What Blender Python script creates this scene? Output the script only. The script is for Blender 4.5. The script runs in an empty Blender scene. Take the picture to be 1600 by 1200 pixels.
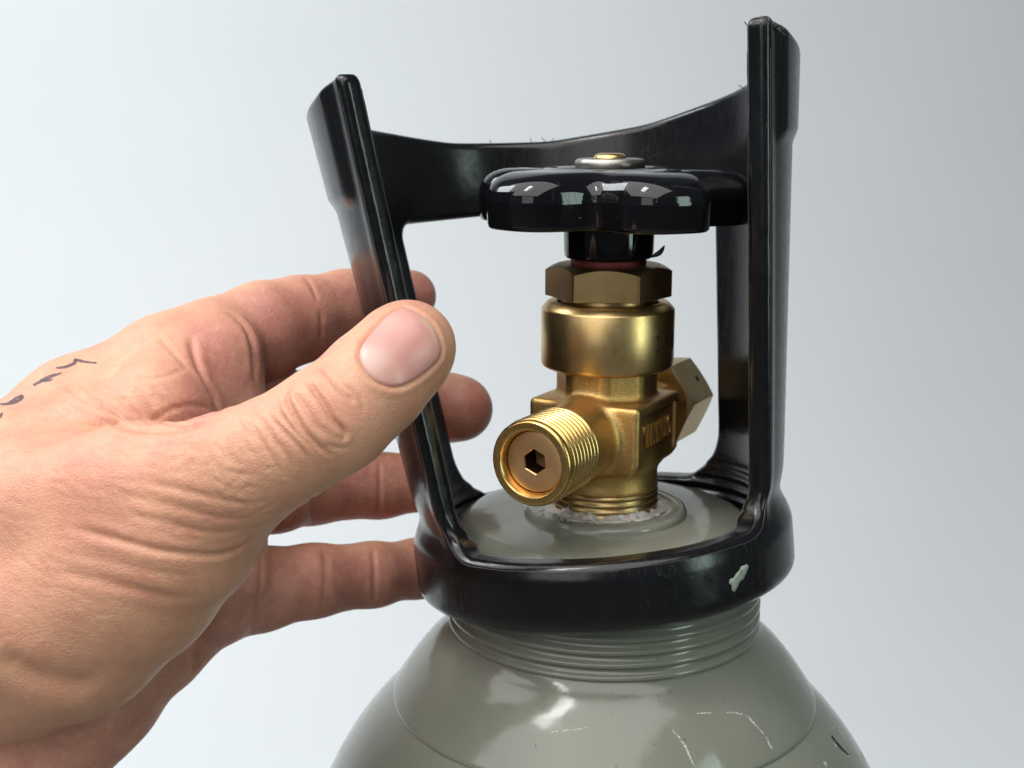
import bpy, math, random
from mathutils.bvhtree import BVHTree
from mathutils import Vector
import numpy as np
random.seed(7); rng = np.random.default_rng(7)

# ------------------------------------------------------------------ camera, light, exposure
# everything is worked out in millimetres round a point on the valve axis, then moved to metres above the floor
LIFT = 600.0
F, D, PITCH = 2000.0, 340.0, math.radians(11.6)
_c, _s = math.cos(PITCH), math.sin(PITCH)
FWD = np.array([0, _c, -_s]); RGT = np.array([1., 0, 0]); UPV = np.array([0, _s, _c])
CAM = -D*FWD - 148/F*D*RGT
def ray(x, y): return FWD + RGT*(x-800)/F + UPV*(600-y)/F
def at_d(x, y, d): return CAM + ray(x, y)*d
def at_y(x, y, Y):
    r = ray(x, y); return CAM + r*(Y-CAM[1])/r[1]

scene = bpy.context.scene
COL = scene.collection
cam_d = bpy.data.cameras.new('camera'); cam = bpy.data.objects.new('camera', cam_d); COL.objects.link(cam)
cam.location = ((CAM + [0, 0, LIFT])*.001).tolist(); cam.rotation_euler = (math.pi/2-PITCH, 0, 0)
cam_d.sensor_width = 36; cam_d.lens = F/1600*36; cam_d.clip_start = .01; cam_d.clip_end = 50
cam_d.dof.use_dof = True; cam_d.dof.focus_distance = .302; cam_d.dof.aperture_fstop = 24
scene.camera = cam

world = bpy.data.worlds.new('World'); scene.world = world; world.use_nodes = True
bg = world.node_tree.nodes['Background']; bg.inputs[0].default_value = (.80, .90, 1.0, 1); bg.inputs[1].default_value = .09

def area(name, loc, target, sx, sy, power, color):
    l = bpy.data.lights.new(name, 'AREA'); l.shape = 'RECTANGLE'; l.size = sx; l.size_y = sy; l.energy = power; l.color = color
    o = bpy.data.objects.new(name, l); COL.objects.link(o); o.location = loc
    v = np.array(target, float)-np.array(loc, float)
    o.rotation_euler = Vector(v.tolist()).to_track_quat('-Z', 'Y').to_euler()
    return o
area('roof_light', (-.50, -.52, 1.55), (-.28, -.20, .6), 2.2, 1.6, 30, (1, .985, .96))
area('roof_window', (-.42, -.36, 1.48), (0, -.05, .5), .17, .42, 4.2, (1, .98, .95))
area('front_window', (-.70, -1.25, .86), (0, 0, .62), .9, .55, 2.6, (.93, .97, 1.0))
area('side_window', (.75, -.55, .74), (0, 0, .6), .2, .6, 2.0, (.78, 1.0, .90))
area('backdrop_fill', (-1.35, .55, 1.6), (-.45, 1.5, .45), .8, .7, 17, (.95, .98, 1.0))  # added lamp with no visible source, brightens the paper from the left
scene.view_settings.view_transform = 'Standard'; scene.view_settings.look = 'None'
scene.view_settings.exposure = 0; scene.view_settings.gamma = 1
scene.render.engine = 'CYCLES'

# ------------------------------------------------------------------ helpers
def mesh_obj(name, V, faces, mat, parent=None, smooth=True, base=None):
    """V in mm (world frame of this file); faces: int array (n,k) or list of tuples"""
    b = np.zeros(3) if base is None else np.asarray(base, float)
    if parent is not None and base is None: b = BASE[parent.name]
    V = (np.asarray(V, float)-b)*.001
    me = bpy.data.meshes.new(name)
    if isinstance(faces, np.ndarray):
        n, k = faces.shape
        me.vertices.add(len(V)); me.vertices.foreach_set('co', V.astype(np.float32).ravel())
        me.loops.add(n*k); me.loops.foreach_set('vertex_index', faces.astype(np.int32).ravel())
        me.polygons.add(n); me.polygons.foreach_set('loop_start', np.arange(0, n*k, k, dtype=np.int32))
        me.update(calc_edges=True)
    else:
        me.from_pydata(V.tolist(), [], [list(f) for f in faces]); me.update()
    me.polygons.foreach_set('use_smooth', np.full(len(me.polygons), smooth, dtype=bool))
    if isinstance(mat, (list, tuple)):
        for m in mat: me.materials.append(m)
    else: me.materials.append(mat)
    o = bpy.data.objects.new(name, me); COL.objects.link(o)
    if parent is not None: o.parent = parent; BASE[o.name] = b
    else: o.location = ((b+[0, 0, LIFT])*.001).tolist(); BASE[o.name] = b
    return o
BASE = {}
def thing(name, label, cat, base):
    o = bpy.data.objects.new(name, None); COL.objects.link(o); o.empty_display_size = .02
    base = np.asarray(base, float); o.location = ((base+[0, 0, LIFT])*.001).tolist(); BASE[o.name] = base
    o['label'] = label; o['category'] = cat
    return o
def auto_smooth(o, ang=35):
    me = o.data
    me.set_sharp_from_angle(angle=math.radians(ang)); return o

def lathe(prof, n=96, close=False):
    """prof list of (r,z) -> V,F about z axis; r=0 ends become fans"""
    V, Fc, rows = [], [], []
    for r, z in prof:
        if r < 1e-6: rows.append([len(V)]); V.append((0, 0, z))
        else:
            rows.append(list(range(len(V), len(V)+n)))
            for i in range(n):
                a = 2*math.pi*i/n; V.append((r*math.cos(a), r*math.sin(a), z))
    m = len(rows)
    for j in range(m if close else m-1):
        A, B = rows[j], rows[(j+1) % m]
        for i in range(n):
            k = (i+1) % n
            if len(A) == 1 and len(B) == 1: continue
            if len(A) == 1: Fc.append((A[0], B[k], B[i]))
            elif len(B) == 1: Fc.append((A[i], A[k], B[0]))
            else: Fc.append((A[i], A[k], B[k], B[i]))
    return np.array(V), Fc
def frame(o, zdir, xdir=(0, 0, 1)):
    z = np.asarray(zdir, float); z /= np.linalg.norm(z)
    x = np.asarray(xdir, float); x = x-z*(x@z); x /= np.linalg.norm(x); y = np.cross(z, x)
    return np.stack([x, y, z]), np.asarray(o, float)
def place(V, fr): return np.asarray(V)@fr[0]+fr[1]
def tube(P, r, n=6):
    P = np.asarray(P, float); T = np.gradient(P, axis=0); T /= np.linalg.norm(T, axis=1)[:, None]+1e-9
    ref = np.array([.13, .31, .94]); A = np.cross(T, ref); A /= np.linalg.norm(A, axis=1)[:, None]+1e-9; B = np.cross(T, A)
    rr = np.full(len(P), r) if np.isscalar(r) else np.asarray(r)
    V = []; 
    for i in range(n):
        a = 2*math.pi*i/n; V.append(P+(A*math.cos(a)+B*math.sin(a))*rr[:, None])
    V = np.stack(V, 1).reshape(-1, 3); Fc = []
    for j in range(len(P)-1):
        for i in range(n):
            k = (i+1) % n; Fc.append((j*n+i, j*n+k, (j+1)*n+k, (j+1)*n+i))
    return V, Fc
def resample(P, step):
    P = np.asarray(P, float); s = np.r_[0, np.cumsum(np.linalg.norm(np.diff(P, axis=0), axis=1))]
    n = max(2, int(s[-1]/step)+1); t = np.linspace(0, s[-1], n)
    return np.stack([np.interp(t, s, P[:, i]) for i in range(P.shape[1])], 1)
def smooth_path(P, it=2):
    P = np.asarray(P, float)
    for _ in range(it):
        Q = np.empty((2*len(P)-2, P.shape[1])); Q[0::2] = .75*P[:-1]+.25*P[1:]; Q[1::2] = .25*P[:-1]+.75*P[1:]
        P = np.vstack([P[:1], Q, P[-1:]])
    return P

# signed distance tools
def surface_net(vals, org, h):
    ins = vals < 0
    cs = ins[:-1, :-1, :-1].astype(np.int8)
    off = [(i, j, k) for i in (0, 1) for j in (0, 1) for k in (0, 1)]
    nx, ny, nz = vals.shape; cnt = np.zeros((nx-1, ny-1, nz-1), np.int8)
    for i, j, k in off: cnt += ins[i:nx-1+i, j:ny-1+j, k:nz-1+k]
    act = (cnt > 0) & (cnt < 8); I = np.argwhere(act)
    idx = np.full(act.shape, -1, np.int32); idx[act] = np.arange(len(I), dtype=np.int32)
    cv = {o: vals[I[:, 0]+o[0], I[:, 1]+o[1], I[:, 2]+o[2]] for o in off}
    acc = np.zeros((len(I), 3)); w = np.zeros(len(I))
    for o in off:
        for ax in range(3):
            if o[ax]: continue
            p = list(o); p[ax] = 1; p = tuple(p); a, b = cv[o], cv[p]; m = (a < 0) != (b < 0)
            t = np.where(m, a/np.where(m, a-b, 1), 0)
            q = np.zeros((len(I), 3)); q[:] = o; q[:, ax] = t
            acc += q*m[:, None]; w += m
    V = (I+acc/w[:, None])*h+org
    quads = []
    for ax in range(3):
        sl0 = [slice(None)]*3; sl1 = [slice(None)]*3; sl0[ax] = slice(0, -1); sl1[ax] = slice(1, None)
        a = ins[tuple(sl0)]; b = ins[tuple(sl1)]; E = np.argwhere(a != b)
        u, v = (ax+1) % 3, (ax+2) % 3
        ok = (E[:, u] > 0) & (E[:, v] > 0) & (E[:, u] < vals.shape[u]-1) & (E[:, v] < vals.shape[v]-1); E = E[ok]
        flip = a[E[:, 0], E[:, 1], E[:, 2]]
        def cell(du, dv):
            C = E.copy(); C[:, u] += du; C[:, v] += dv; return idx[C[:, 0], C[:, 1], C[:, 2]]
        q = np.stack([cell(-1, -1), cell(0, -1), cell(0, 0), cell(-1, 0)], 1)
        q[~flip] = q[~flip][:, ::-1]; quads.append(q)
    return V, np.concatenate(quads)
def subdivide(V, Q):
    n = len(V); E = np.stack([Q, np.roll(Q, -1, 1)], 2).reshape(-1, 2); E = np.sort(E, 1)
    key = E[:, 0].astype(np.int64)*n+E[:, 1]; uk, inv = np.unique(key, return_inverse=True)
    ea, eb = uk//n, uk % n; EV = .5*(V[ea]+V[eb]); FV = V[Q].mean(1)
    ei = inv.reshape(-1, 4)+n; fi = np.arange(len(Q))+n+len(uk)
    out = []
    for k in range(4): out.append(np.stack([Q[:, k], ei[:, k], fi, ei[:, (k-1) % 4]], 1))
    return np.vstack([V, EV, FV]), np.concatenate(out)
def sdf_grad(f, P, e=.05):
    k = np.array([[1, -1, -1], [-1, -1, 1], [-1, 1, -1], [1, 1, 1]], float); g = 0
    for q in k: g = g+q[None]*f(P+q*e)[:, None]
    return g/(np.linalg.norm(g, axis=1)[:, None]+1e-12)
def project(f, V, it=3):
    for _ in range(it):
        g = sdf_grad(f, V); V = V-g*np.clip(f(V), -1, 1)[:, None]
    return V
def smin(a, b, k):
    h = np.maximum(k-np.abs(a-b), 0)/k; return np.minimum(a, b)-h*h*k*.25
def smax(a, b, k): return -smin(-a, -b, k)
def rmax(a, b, k):
    return np.minimum(np.maximum(a, b), -k)+np.sqrt(np.maximum(a+k, 0)**2+np.maximum(b+k, 0)**2)
def sstep(a, b, x):
    t = np.clip((x-a)/(b-a), 0, 1); return t*t*(3-2*t)
def grid(lo, hi, h):
    lo = np.asarray(lo, float); n = np.ceil((np.asarray(hi)-lo)/h).astype(int)+1
    ax = [(lo[i]+np.arange(n[i])*h).astype(np.float32) for i in range(3)]
    return lo, ax

def sparse(f, lo, ax, h, B=8):
    vals = np.full(tuple(len(a) for a in ax), 9., np.float32); nb = [(len(a)+B-1)//B for a in ax]
    ci = np.stack(np.meshgrid(*[np.arange(k) for k in nb], indexing='ij'), -1).reshape(-1, 3)
    cen = lo+(ci*B+B/2-.5)*h; d = f(cen); lim = B*h*.87*1.25+1.0
    for c0, dd in zip(ci, d):
        sl = tuple(slice(c0[i]*B, min(c0[i]*B+B, len(ax[i]))) for i in range(3))
        if abs(dd) > lim: vals[sl] = np.sign(dd)*9.
    act = ci[np.abs(d) <= lim]; off = np.stack(np.meshgrid(*[np.arange(B)]*3, indexing='ij'), -1).reshape(-1, 3)
    sh = np.array(vals.shape)
    for i in range(0, len(act), 400):
        I = (act[i:i+400, None, :]*B+off[None]).reshape(-1, 3); I = I[np.all(I < sh, 1)]
        vals[I[:, 0], I[:, 1], I[:, 2]] = f(lo+I*h)
    return vals

def ribbon(pts, w, bv, name, mt, parent, lift=.06):
    P = resample(smooth_path(np.array(pts, float), 2), 2.0); L, R_ = [], []
    T = np.gradient(P, axis=0); T /= np.linalg.norm(T, axis=1)[:, None]+1e-9; Nn = np.stack([-T[:, 1], T[:, 0]], 1)
    C3 = []
    for sgn in (-1, 0, 1):
        row = []
        for i, p in enumerate(P):
            wpx = w*6.3*(.55+.45*math.sin(math.pi*min(1, (i+1)/len(P)*1.1)))*(.85+.3*rng.random()); pp = p+Nn[i]*wpx*sgn
            r_ = ray(pp[0], pp[1]); h = bv.ray_cast(Vector(CAM.tolist()), Vector(r_.tolist()).normalized())
            row.append(None if h[0] is None else np.array(h[0])-np.sign(np.array(h[1])@r_)*np.array(h[1])*lift)
        C3.append(row)
    idx = {}; Vv = []
    for s_ in range(3):
        for i in range(len(P)):
            if C3[s_][i] is not None: idx[(s_, i)] = len(Vv); Vv.append(C3[s_][i])
    Fc = []
    for s_ in range(2):
        for i in range(len(P)-1):
            k4 = [(s_, i), (s_, i+1), (s_+1, i+1), (s_+1, i)]
            if all(k_ in idx for k_ in k4): Fc.append([idx[k_] for k_ in k4])
    if Fc: mesh_obj(name, np.array(Vv), Fc, mt, parent)

# ------------------------------------------------------------------ materials
def mat(name, col, rough=.4, metal=0., **kw):
    m = bpy.data.materials.new(name); m.use_nodes = True; b = m.node_tree.nodes['Principled BSDF']
    b.inputs['Base Color'].default_value = (*col, 1); b.inputs['Roughness'].default_value = rough; b.inputs['Metallic'].default_value = metal
    for k, v in kw.items(): b.inputs[k].default_value = v
    return m
class NT:
    def __init__(s, m):
        s.t = m.node_tree; s.b = s.t.nodes['Principled BSDF']
        s.tc = s.t.nodes.new('ShaderNodeTexCoord')
    def n(s, typ, **kw):
        x = s.t.nodes.new(typ)
        for k, v in kw.items():
            if k in x.inputs.keys(): x.inputs[k].default_value = v
            else: setattr(x, k, v)
        return x
    def l(s, a, b): s.t.links.new(a, b)
    def coord(s, scale=(1000, 1000, 1000), rot=(0, 0, 0)):
        mp = s.n('ShaderNodeMapping'); mp.inputs['Scale'].default_value = scale; mp.inputs['Rotation'].default_value = rot
        s.l(s.tc.outputs['Object'], mp.inputs[0]); return mp.outputs[0]
    def noise(s, scale, detail=3, rough=.5, vec=None):
        x = s.n('ShaderNodeTexNoise'); x.inputs['Scale'].default_value = scale; x.inputs['Detail'].default_value = detail; x.inputs['Roughness'].default_value = rough
        s.l(vec if vec is not None else s.coord(), x.inputs['Vector']); return x.outputs['Fac']
    def ramp(s, fac, stops):
        r = s.n('ShaderNodeValToRGB'); e = r.color_ramp.elements
        while len(e) < len(stops): e.new(.5)
        for q, (p, c) in zip(e, stops): q.position = p; q.color = (*c, 1) if len(c) == 3 else c
        s.l(fac, r.inputs[0]); return r.outputs[0]
    def val(s, fac, a, b, lo=0, hi=1):
        r = s.n('ShaderNodeMapRange'); r.inputs['From Min'].default_value = a; r.inputs['From Max'].default_value = b
        r.inputs['To Min'].default_value = lo; r.inputs['To Max'].default_value = hi; s.l(fac, r.inputs['Value']); return r.outputs[0]
    def mix(s, fac, a, b, typ='MIX'):
        x = s.n('ShaderNodeMix', data_type='RGBA', blend_type=typ)
        for i, v in ((0, fac), (6, a), (7, b)):
            if hasattr(v, 'links'): s.l(v, x.inputs[i])
            else: x.inputs[i].default_value = v if i == 0 else (*v, 1)
        return x.outputs[2]
    def math(s, op, a, b):
        x = s.n('ShaderNodeMath', operation=op)
        for i, v in ((0, a), (1, b)):
            if hasattr(v, 'links'): s.l(v, x.inputs[i])
            else: x.inputs[i].default_value = v
        return x.outputs[0]
    def bump(s, h, dist, strength=1., prev=None):
        x = s.n('ShaderNodeBump'); x.inputs['Strength'].default_value = strength; x.inputs['Distance'].default_value = dist*.001
        s.l(h, x.inputs['Height'])
        if prev is not None: s.l(prev, x.inputs['Normal'])
        return x.outputs[0]

def make_brass(name, col, rough, grain, stain, turned=False):
    m = mat(name, col, rough, 1.0); q = NT(m)
    big = q.noise(.12, 4); fine = q.noise(3.0, 2); med = q.noise(.7, 5, .65)
    c = q.mix(q.val(big, .35, .7), col, tuple(x*y for x, y in zip(col, (.86, .80, .68))))
    spots = q.val(med, .60, .72)
    c = q.mix(q.math('MULTIPLY', spots, stain), c, (.16, .09, .035)); q.l(c, q.b.inputs['Base Color'])
    q.l(q.val(med, .3, .75, rough*.92, rough*1.15), q.b.inputs['Roughness'])
    h = fine
    b = q.bump(h, grain)
    if turned:
        ln = q.noise(1.0, 2, .5, q.coord((60, 60, 5200)))
        b = q.bump(ln, .012, 1, b)
    q.l(b, q.b.inputs['Normal']); return m
brass_turned = make_brass('brass_turned', (.70, .50, .235), .33, .01, .10, True)
brass_cast = make_brass('brass_cast', (.61, .40, .155), .42, .10, .25)
brass_dark = make_brass('brass_dark', (.50, .36, .17), .36, .015, .12)
brass_thread = make_brass('brass_thread', (.76, .53, .21), .27, .01, .2)
brass_plug = make_brass('brass_plug', (.80, .52, .28), .42, .01, .25)
steel = make_brass('steel_nut', (.36, .35, .33), .35, .05, .4)

def make_black(name, col, rough, peel, dust, scratch=.012):
    m = mat(name, col, rough); q = NT(m)
    sp = q.noise(1.6, 3, .6); big = q.noise(.07, 3); wv = q.noise(.22, 2)
    d = q.math('MULTIPLY', q.val(sp, .70, .78), dust)
    c = q.mix(d, q.mix(q.val(big, .4, .7), col, tuple(x*1.5 for x in col)), (.16, .16, .16)); q.l(c, q.b.inputs['Base Color'])
    q.l(q.val(q.noise(.35, 5, .65), .3, .75, rough*.75, rough*1.4), q.b.inputs['Roughness'])
    b = q.bump(wv, peel); b = q.bump(q.noise(1.2, 3), peel*.12, 1, b)
    scr = q.n('ShaderNodeTexVoronoi', feature='DISTANCE_TO_EDGE'); q.l(q.coord((300, 420, 70), (.2, .5, .1)), scr.inputs['Vector']); scr.inputs['Scale'].default_value = 1.
    b = q.bump(q.val(scr.outputs[0], 0, .006), scratch, 1, b)
    q.l(b, q.b.inputs['Normal']); return m
black_plastic = make_black('black_moulded_plastic', (.0045, .0048, .0058), .20, .04, .16)
black_gloss = make_black('black_gloss_plastic', (.0035, .0035, .0045), .055, .03, .12, .004)
seam_mat = mat('moulding_seam', (.035, .036, .038), .3)
dust_mat = mat('plastic_burr', (.02, .02, .02), .4)

paint = mat('grey_green_paint', (.215, .222, .178), .13); q = NT(paint)
n1 = q.noise(.03, 3); c = q.mix(q.val(n1, .35, .7), (.178, .185, .150), (.205, .208, .170))
vr = q.n('ShaderNodeTexVoronoi', feature='DISTANCE_TO_EDGE'); q.l(q.coord((38, 38, 52), (.3, .2, .5)), vr.inputs['Vector']); vr.inputs['Scale'].default_value = 1.
line = q.math('MULTIPLY', q.val(vr.outputs[0], .0, .012, 1, 0), q.val(q.noise(.05, 2), .60, .66))
line = q.math('MULTIPLY', line, q.val(q.noise(.6, 3), .42, .55))
dots = q.math('MULTIPLY', q.val(q.noise(.9, 1), .76, .79), .75); c = q.mix(dots, c, (.06, .06, .05)); q.l(c, q.b.inputs['Base Color'])
b = q.bump(q.noise(.09, 2), .16); b = q.bump(q.noise(.8, 2), .012, 1, b); q.l(b, q.b.inputs['Normal'])
q.l(q.val(q.noise(.2, 4), .3, .7, .09, .2), q.b.inputs['Roughness'])
chip_mat = mat('bare_primer', (.22, .26, .22), .6)
scratch_mat = mat('scratched_paint', (.55, .54, .49), .6); q = NT(scratch_mat)
q.l(q.val(q.noise(1.5, 4, .7), .38, .60, 0, 1), q.b.inputs['Alpha'])
tape_mat = mat('sealing_tape', (.52, .48, .45), .55); q = NT(tape_mat)
q.l(q.mix(q.val(q.noise(.5, 4), .4, .65), (.56, .52, .49), (.34, .31, .29)), q.b.inputs['Base Color'])
q.l(q.bump(q.noise(.9, 4), .35), q.b.inputs['Normal'])
red_mat = mat('red_fibre_washer', (.16, .018, .018), .6)
socket_shade_mat = mat('socket_shade_brass', (.13, .07, .03), .5, 1.0)  # darker metal that paints in the shade inside the hex socket
etch_hole_mat = mat('etch_and_hole_shade', (.018, .013, .007), .6)
ink_mat = mat('pen_ink', (.085, .055, .075), .6); q = NT(ink_mat)
q.l(q.val(q.noise(1.6, 3), .35, .7, .9, .45), q.b.inputs['Alpha'])

skin = mat('skin', (.6, .34, .23), .42); q = NT(skin); sb = q.b
sb.inputs['Subsurface Weight'].default_value = .22; sb.inputs['Subsurface Radius'].default_value = (1., .36, .2); sb.inputs['Subsurface Scale'].default_value = .0022
sb.inputs['Specular IOR Level'].default_value = .42
at = q.n('ShaderNodeAttribute', attribute_name='zone')
sx = q.n('ShaderNodeSeparateColor'); q.l(at.outputs['Color'], sx.inputs[0])
mott = q.noise(.13, 4, .6); mot2 = q.noise(.5, 4, .6)
dors = q.mix(q.val(mott, .35, .68), (.64, .345, .215), (.58, .27, .18))
palm = q.mix(q.val(mott, .35, .65), (.555, .265, .195), (.46, .185, .15))
c = q.mix(sx.outputs[0], dors, palm)
c = q.mix(sx.outputs[1], c, (.53, .20, .15))
c = q.mix(q.math('MULTIPLY', q.val(mot2, .5, .72), .35), c, (.67, .40, .25))
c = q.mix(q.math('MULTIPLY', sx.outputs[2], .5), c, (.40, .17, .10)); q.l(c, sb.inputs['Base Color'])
v1 = q.n('ShaderNodeTexVoronoi', feature='DISTANCE_TO_EDGE'); q.l(q.coord((620, 1150, 900), (.35, .25, .3)), v1.inputs['Vector']); v1.inputs['Scale'].default_value = 1.
v2 = q.n('ShaderNodeTexVoronoi', feature='DISTANCE_TO_EDGE'); q.l(q.coord((1500, 1900, 1900), (.1, .6, .3)), v2.inputs['Vector']); v2.inputs['Scale'].default_value = 1.
b = q.bump(q.val(v1.outputs[0], 0, .22), .05, .7); b = q.bump(q.val(v2.outputs[0], 0, .25), .042, .7, b)
b = q.bump(q.noise(.45, 4, .6), .14, .8, b); q.l(b, sb.inputs['Normal'])
q.l(q.val(mot2, .3, .7, .36, .52), sb.inputs['Roughness'])
nail_mat = mat('fingernail', (.62, .36, .31), .30); q = NT(nail_mat); nb = q.b
nb.inputs['Subsurface Weight'].default_value = .2; nb.inputs['Subsurface Radius'].default_value = (1., .4, .3); nb.inputs['Subsurface Scale'].default_value = .0015
na = q.n('ShaderNodeAttribute', attribute_name='zone'); ns = q.n('ShaderNodeSeparateColor'); q.l(na.outputs['Color'], ns.inputs[0])
c = q.mix(q.val(q.noise(.12, 2), .3, .7), (.60, .315, .265), (.55, .265, .235)); c = q.mix(ns.outputs[0], c, (.64, .45, .39)); c = q.mix(ns.outputs[1], c, (.60, .46, .33)); q.l(c, nb.inputs['Base Color'])
q.l(q.bump(q.noise(.8, 2, .5, q.coord((900, 900, 900))), .03), nb.inputs['Normal'])

paper = mat('backdrop_paper', (.80, .825, .84), .85)
q = NT(paper); q.l(q.mix(q.val(q.noise(.004, 3), .3, .7), (.80, .825, .84), (.78, .81, .83)), q.b.inputs['Base Color'])

# ------------------------------------------------------------------ backdrop sweep
pts = [(560, -596), (900, -596)]
for i in range(1, 13):
    a = i/12*math.pi/2; pts.append((900+900*math.sin(a), 304-900*math.cos(a)))
pts += [(1800, 1600)]
V = []; 
for y, z in pts: V += [(-2600, y, z), (2600, y, z)]
Fq = [(2*i, 2*i+1, 2*i+3, 2*i+2) for i in range(len(pts)-1)]
o = mesh_obj('backdrop', V, Fq, paper, None, True, (0, 0, -600)); o['kind'] = 'structure'
o['label'] = 'plain white paper sweep curving up behind the cylinder'
floor_mat = mat('grey_floor', (.17, .165, .155), .6); q = NT(floor_mat)  # unseen floor, added dark to cut light bounced up onto undersides
q.l(q.mix(q.val(q.noise(.02, 5), .35, .65), (.18, .175, .165), (.145, .14, .13)), q.b.inputs['Base Color'])
o = mesh_obj('floor', [(-2600, -2600, -600), (2600, -2600, -600), (2600, 1900, -600), (-2600, 1900, -600)], [(0, 1, 2, 3)], floor_mat, None, False, (0, 0, -600)); o['kind'] = 'structure'
o['label'] = 'unseen grey floor under the cylinder, added to darken undersides'

# ------------------------------------------------------------------ gas cylinder
cyl = thing('gas_cylinder', 'glossy grey green gas cylinder with threaded neck and rounded shoulder', 'gas cylinder', (0, 0, -600))
prof = []
for i in range(0, 25):                       # hemispherical shoulder, R 85
    z = -80-68.5*i/24; prof.append((math.sqrt(max(85**2-(z+148.5)**2, 0)), z))
prof = [(40, -79)]+prof[1:]+[(85, -200), (85, -560), (83, -585), (78, -597), (60, -600), (0, -600)]
V, Fc = lathe(prof, 160); bodyo = mesh_obj('body', V, Fc, paint, cyl); bv_body = BVHTree.FromPolygons(V.tolist(), Fc)
prof = [(38, -60), (41.5, -66.0), (42.6, -67.4), (44, -68.6), (46.2, -70.4), (49, -73.0), (51.8, -76.4), (54.4, -79.9), (56.6, -83.2), (57.7, -84.9), (58.1, -85.6), (58.1, -86.0), (57.6, -86.4), (55.5, -86.8), (54, -90)]
V, Fc = lathe(prof, 160); o = mesh_obj('shoulder_skirt', V, Fc, paint, cyl); auto_smooth(o, 40)
bv_sk = BVHTree.FromPolygons(V.tolist(), Fc)
for pts, w in (([(856, 1146), (870, 1142), (895, 1141), (918, 1137)], .28), ([(1050, 1141), (1060, 1150), (1072, 1168), (1078, 1184), (1086, 1199)], .5), ([(1136, 1113), (1152, 1114), (1168, 1119), (1180, 1132), (1194, 1148)], .42), ([(1196, 1150), (1202, 1164), (1208, 1172)], .45), ([(1088, 1115), (1098, 1114), (1112, 1114)], .25)):
    ribbon(pts, w*.55, bv_sk, 'scratch', scratch_mat, o, .04)
for pts, w in (([(1301, 1136), (1303, 1139)], .35), ([(1310, 1140), (1314, 1146), (1319, 1154)], .35), ([(1303, 1158), (1305, 1163), (1307, 1167)], .5), ([(1325, 1180), (1327, 1183)], .35), ([(1302, 1102), (1304, 1106)], .3), ([(1346, 1175), (1349, 1181), (1352, 1186)], .4), ([(1288, 1190), (1291, 1199)], .5)):
    ribbon(pts, w*.6, bv_body, 'scratch', scratch_mat, bodyo, .04)
for pts, w in (([(1299, 1150), (1310, 1165), (1326, 1180)], .3), ([(1273, 1063), (1285, 1077), (1296, 1087)], .25), ([(1336, 1143), (1344, 1156), (1350, 1166)], .3)):
    ribbon(pts, w, bv_body, 'scuff', etch_hole_mat, bodyo, .04)
prof = [(20, -35.0), (26, -35.1), (32, -35.4), (36.5, -35.9), (37.8, -36.3), (38.6, -37.6), (40.8, -39.0)]
z = -40.0
while z > -65:
    prof += [(40.8, z), (41.9, z-.75), (42.35, z-1.1), (42.4, z-1.75), (42.0, z-2.1), (40.9, z-2.6)]; z -= 3.35
prof += [(41.3, z), (42.5, -68.2)]
V, Fc = lathe(prof, 160); mesh_obj('neck_ring', V, Fc, paint, cyl)
prof = [(13, -33.6), (15.2, -33.2), (16.6, -33.0), (17.0, -33.4), (17.4, -33.0), (19.6, -33.0), (20.2, -33.3), (20.6, -33.0), (21.0, -33.3), (21.6, -33.5), (22.0, -34.2), (22.1, -35.6)]
V, Fc = lathe(prof, 128); o = mesh_obj('neck_boss', V, Fc, paint, cyl)

# ------------------------------------------------------------------ valve
AZ = math.radians(29)
U3 = np.array([-math.sin(AZ), -math.cos(AZ), 0]); W3 = np.array([math.cos(AZ), -math.sin(AZ), 0]); ZO = -11.8
valve = thing('cylinder_valve', 'brass valve with threaded side outlet and black star handwheel screwed into the cylinder', 'valve', (0, 0, -34))
def box2(a, b, ha, hb): 
    qa, qb = np.abs(a)-ha, np.abs(b)-hb
    return np.sqrt(np.maximum(qa, 0)**2+np.maximum(qb, 0)**2)+np.minimum(np.maximum(qa, qb), 0)
def valve_sdf(P):
    x, y, z = P[..., 0], P[..., 1], P[..., 2]
    u = x*U3[0]+y*U3[1]; w = x*W3[0]+y*W3[1]; zz = z-ZO
    rr = 1.3
    qa, qb, qc = np.abs(u-.8)-(14-rr), np.abs(w)-(15.6-rr), np.abs(zz-.1)-(9.2-rr)
    dblock = np.sqrt(np.maximum(qa, 0)**2+np.maximum(qb, 0)**2+np.maximum(qc, 0)**2)+np.minimum(np.maximum(np.maximum(qa, qb), qc), 0)-rr
    dblock = rmax(dblock, (np.abs(w)*.8-zz*.6)-16.1, .5)           # chamfered lower edges
    pan = np.maximum(box2(u-.5, zz-.1, 11.2, 6.3)-.4, np.abs(w-16.0)-1.7)
    dblock = smax(dblock, -pan, .6)
    r = np.sqrt(x*x+y*y)
    oct_ = np.maximum(np.maximum(np.abs(u), np.abs(w)), (np.abs(u)+np.abs(w))*.7071)
    dneck = rmax(np.maximum(oct_-12.7, r-13.3), np.abs(z-2)-9, .3)
    ro = np.sqrt(w*w+zz*zz)
    dboss = rmax(ro-10.2, np.abs(u-14)-13.5, .4)
    dback = rmax(ro-8.0, np.abs(u+16)-15, .4)
    dbase = rmax(r-13.9-.3*sstep(-24, -28, z), np.abs(z+22)-5.5, .6)
    d = smin(dblock, dneck, 2.2); d = smin(d, dboss, 3.0); d = smin(d, dback, 2); d = smin(d, dbase, 2.5)
    return d
lo, ax = grid((-26, -32, -29), (32, 34, 12), .62)
G = np.stack(np.meshgrid(*ax, indexing='ij'), -1); vals = valve_sdf(G); V, Q = surface_net(vals, lo, .62); V = project(valve_sdf, V.astype(float))
V += sdf_grad(valve_sdf, V)*(rng.normal(0, .012, (len(V), 1)))
vb = mesh_obj('valve_body', V, Q, brass_cast, valve)
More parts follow.
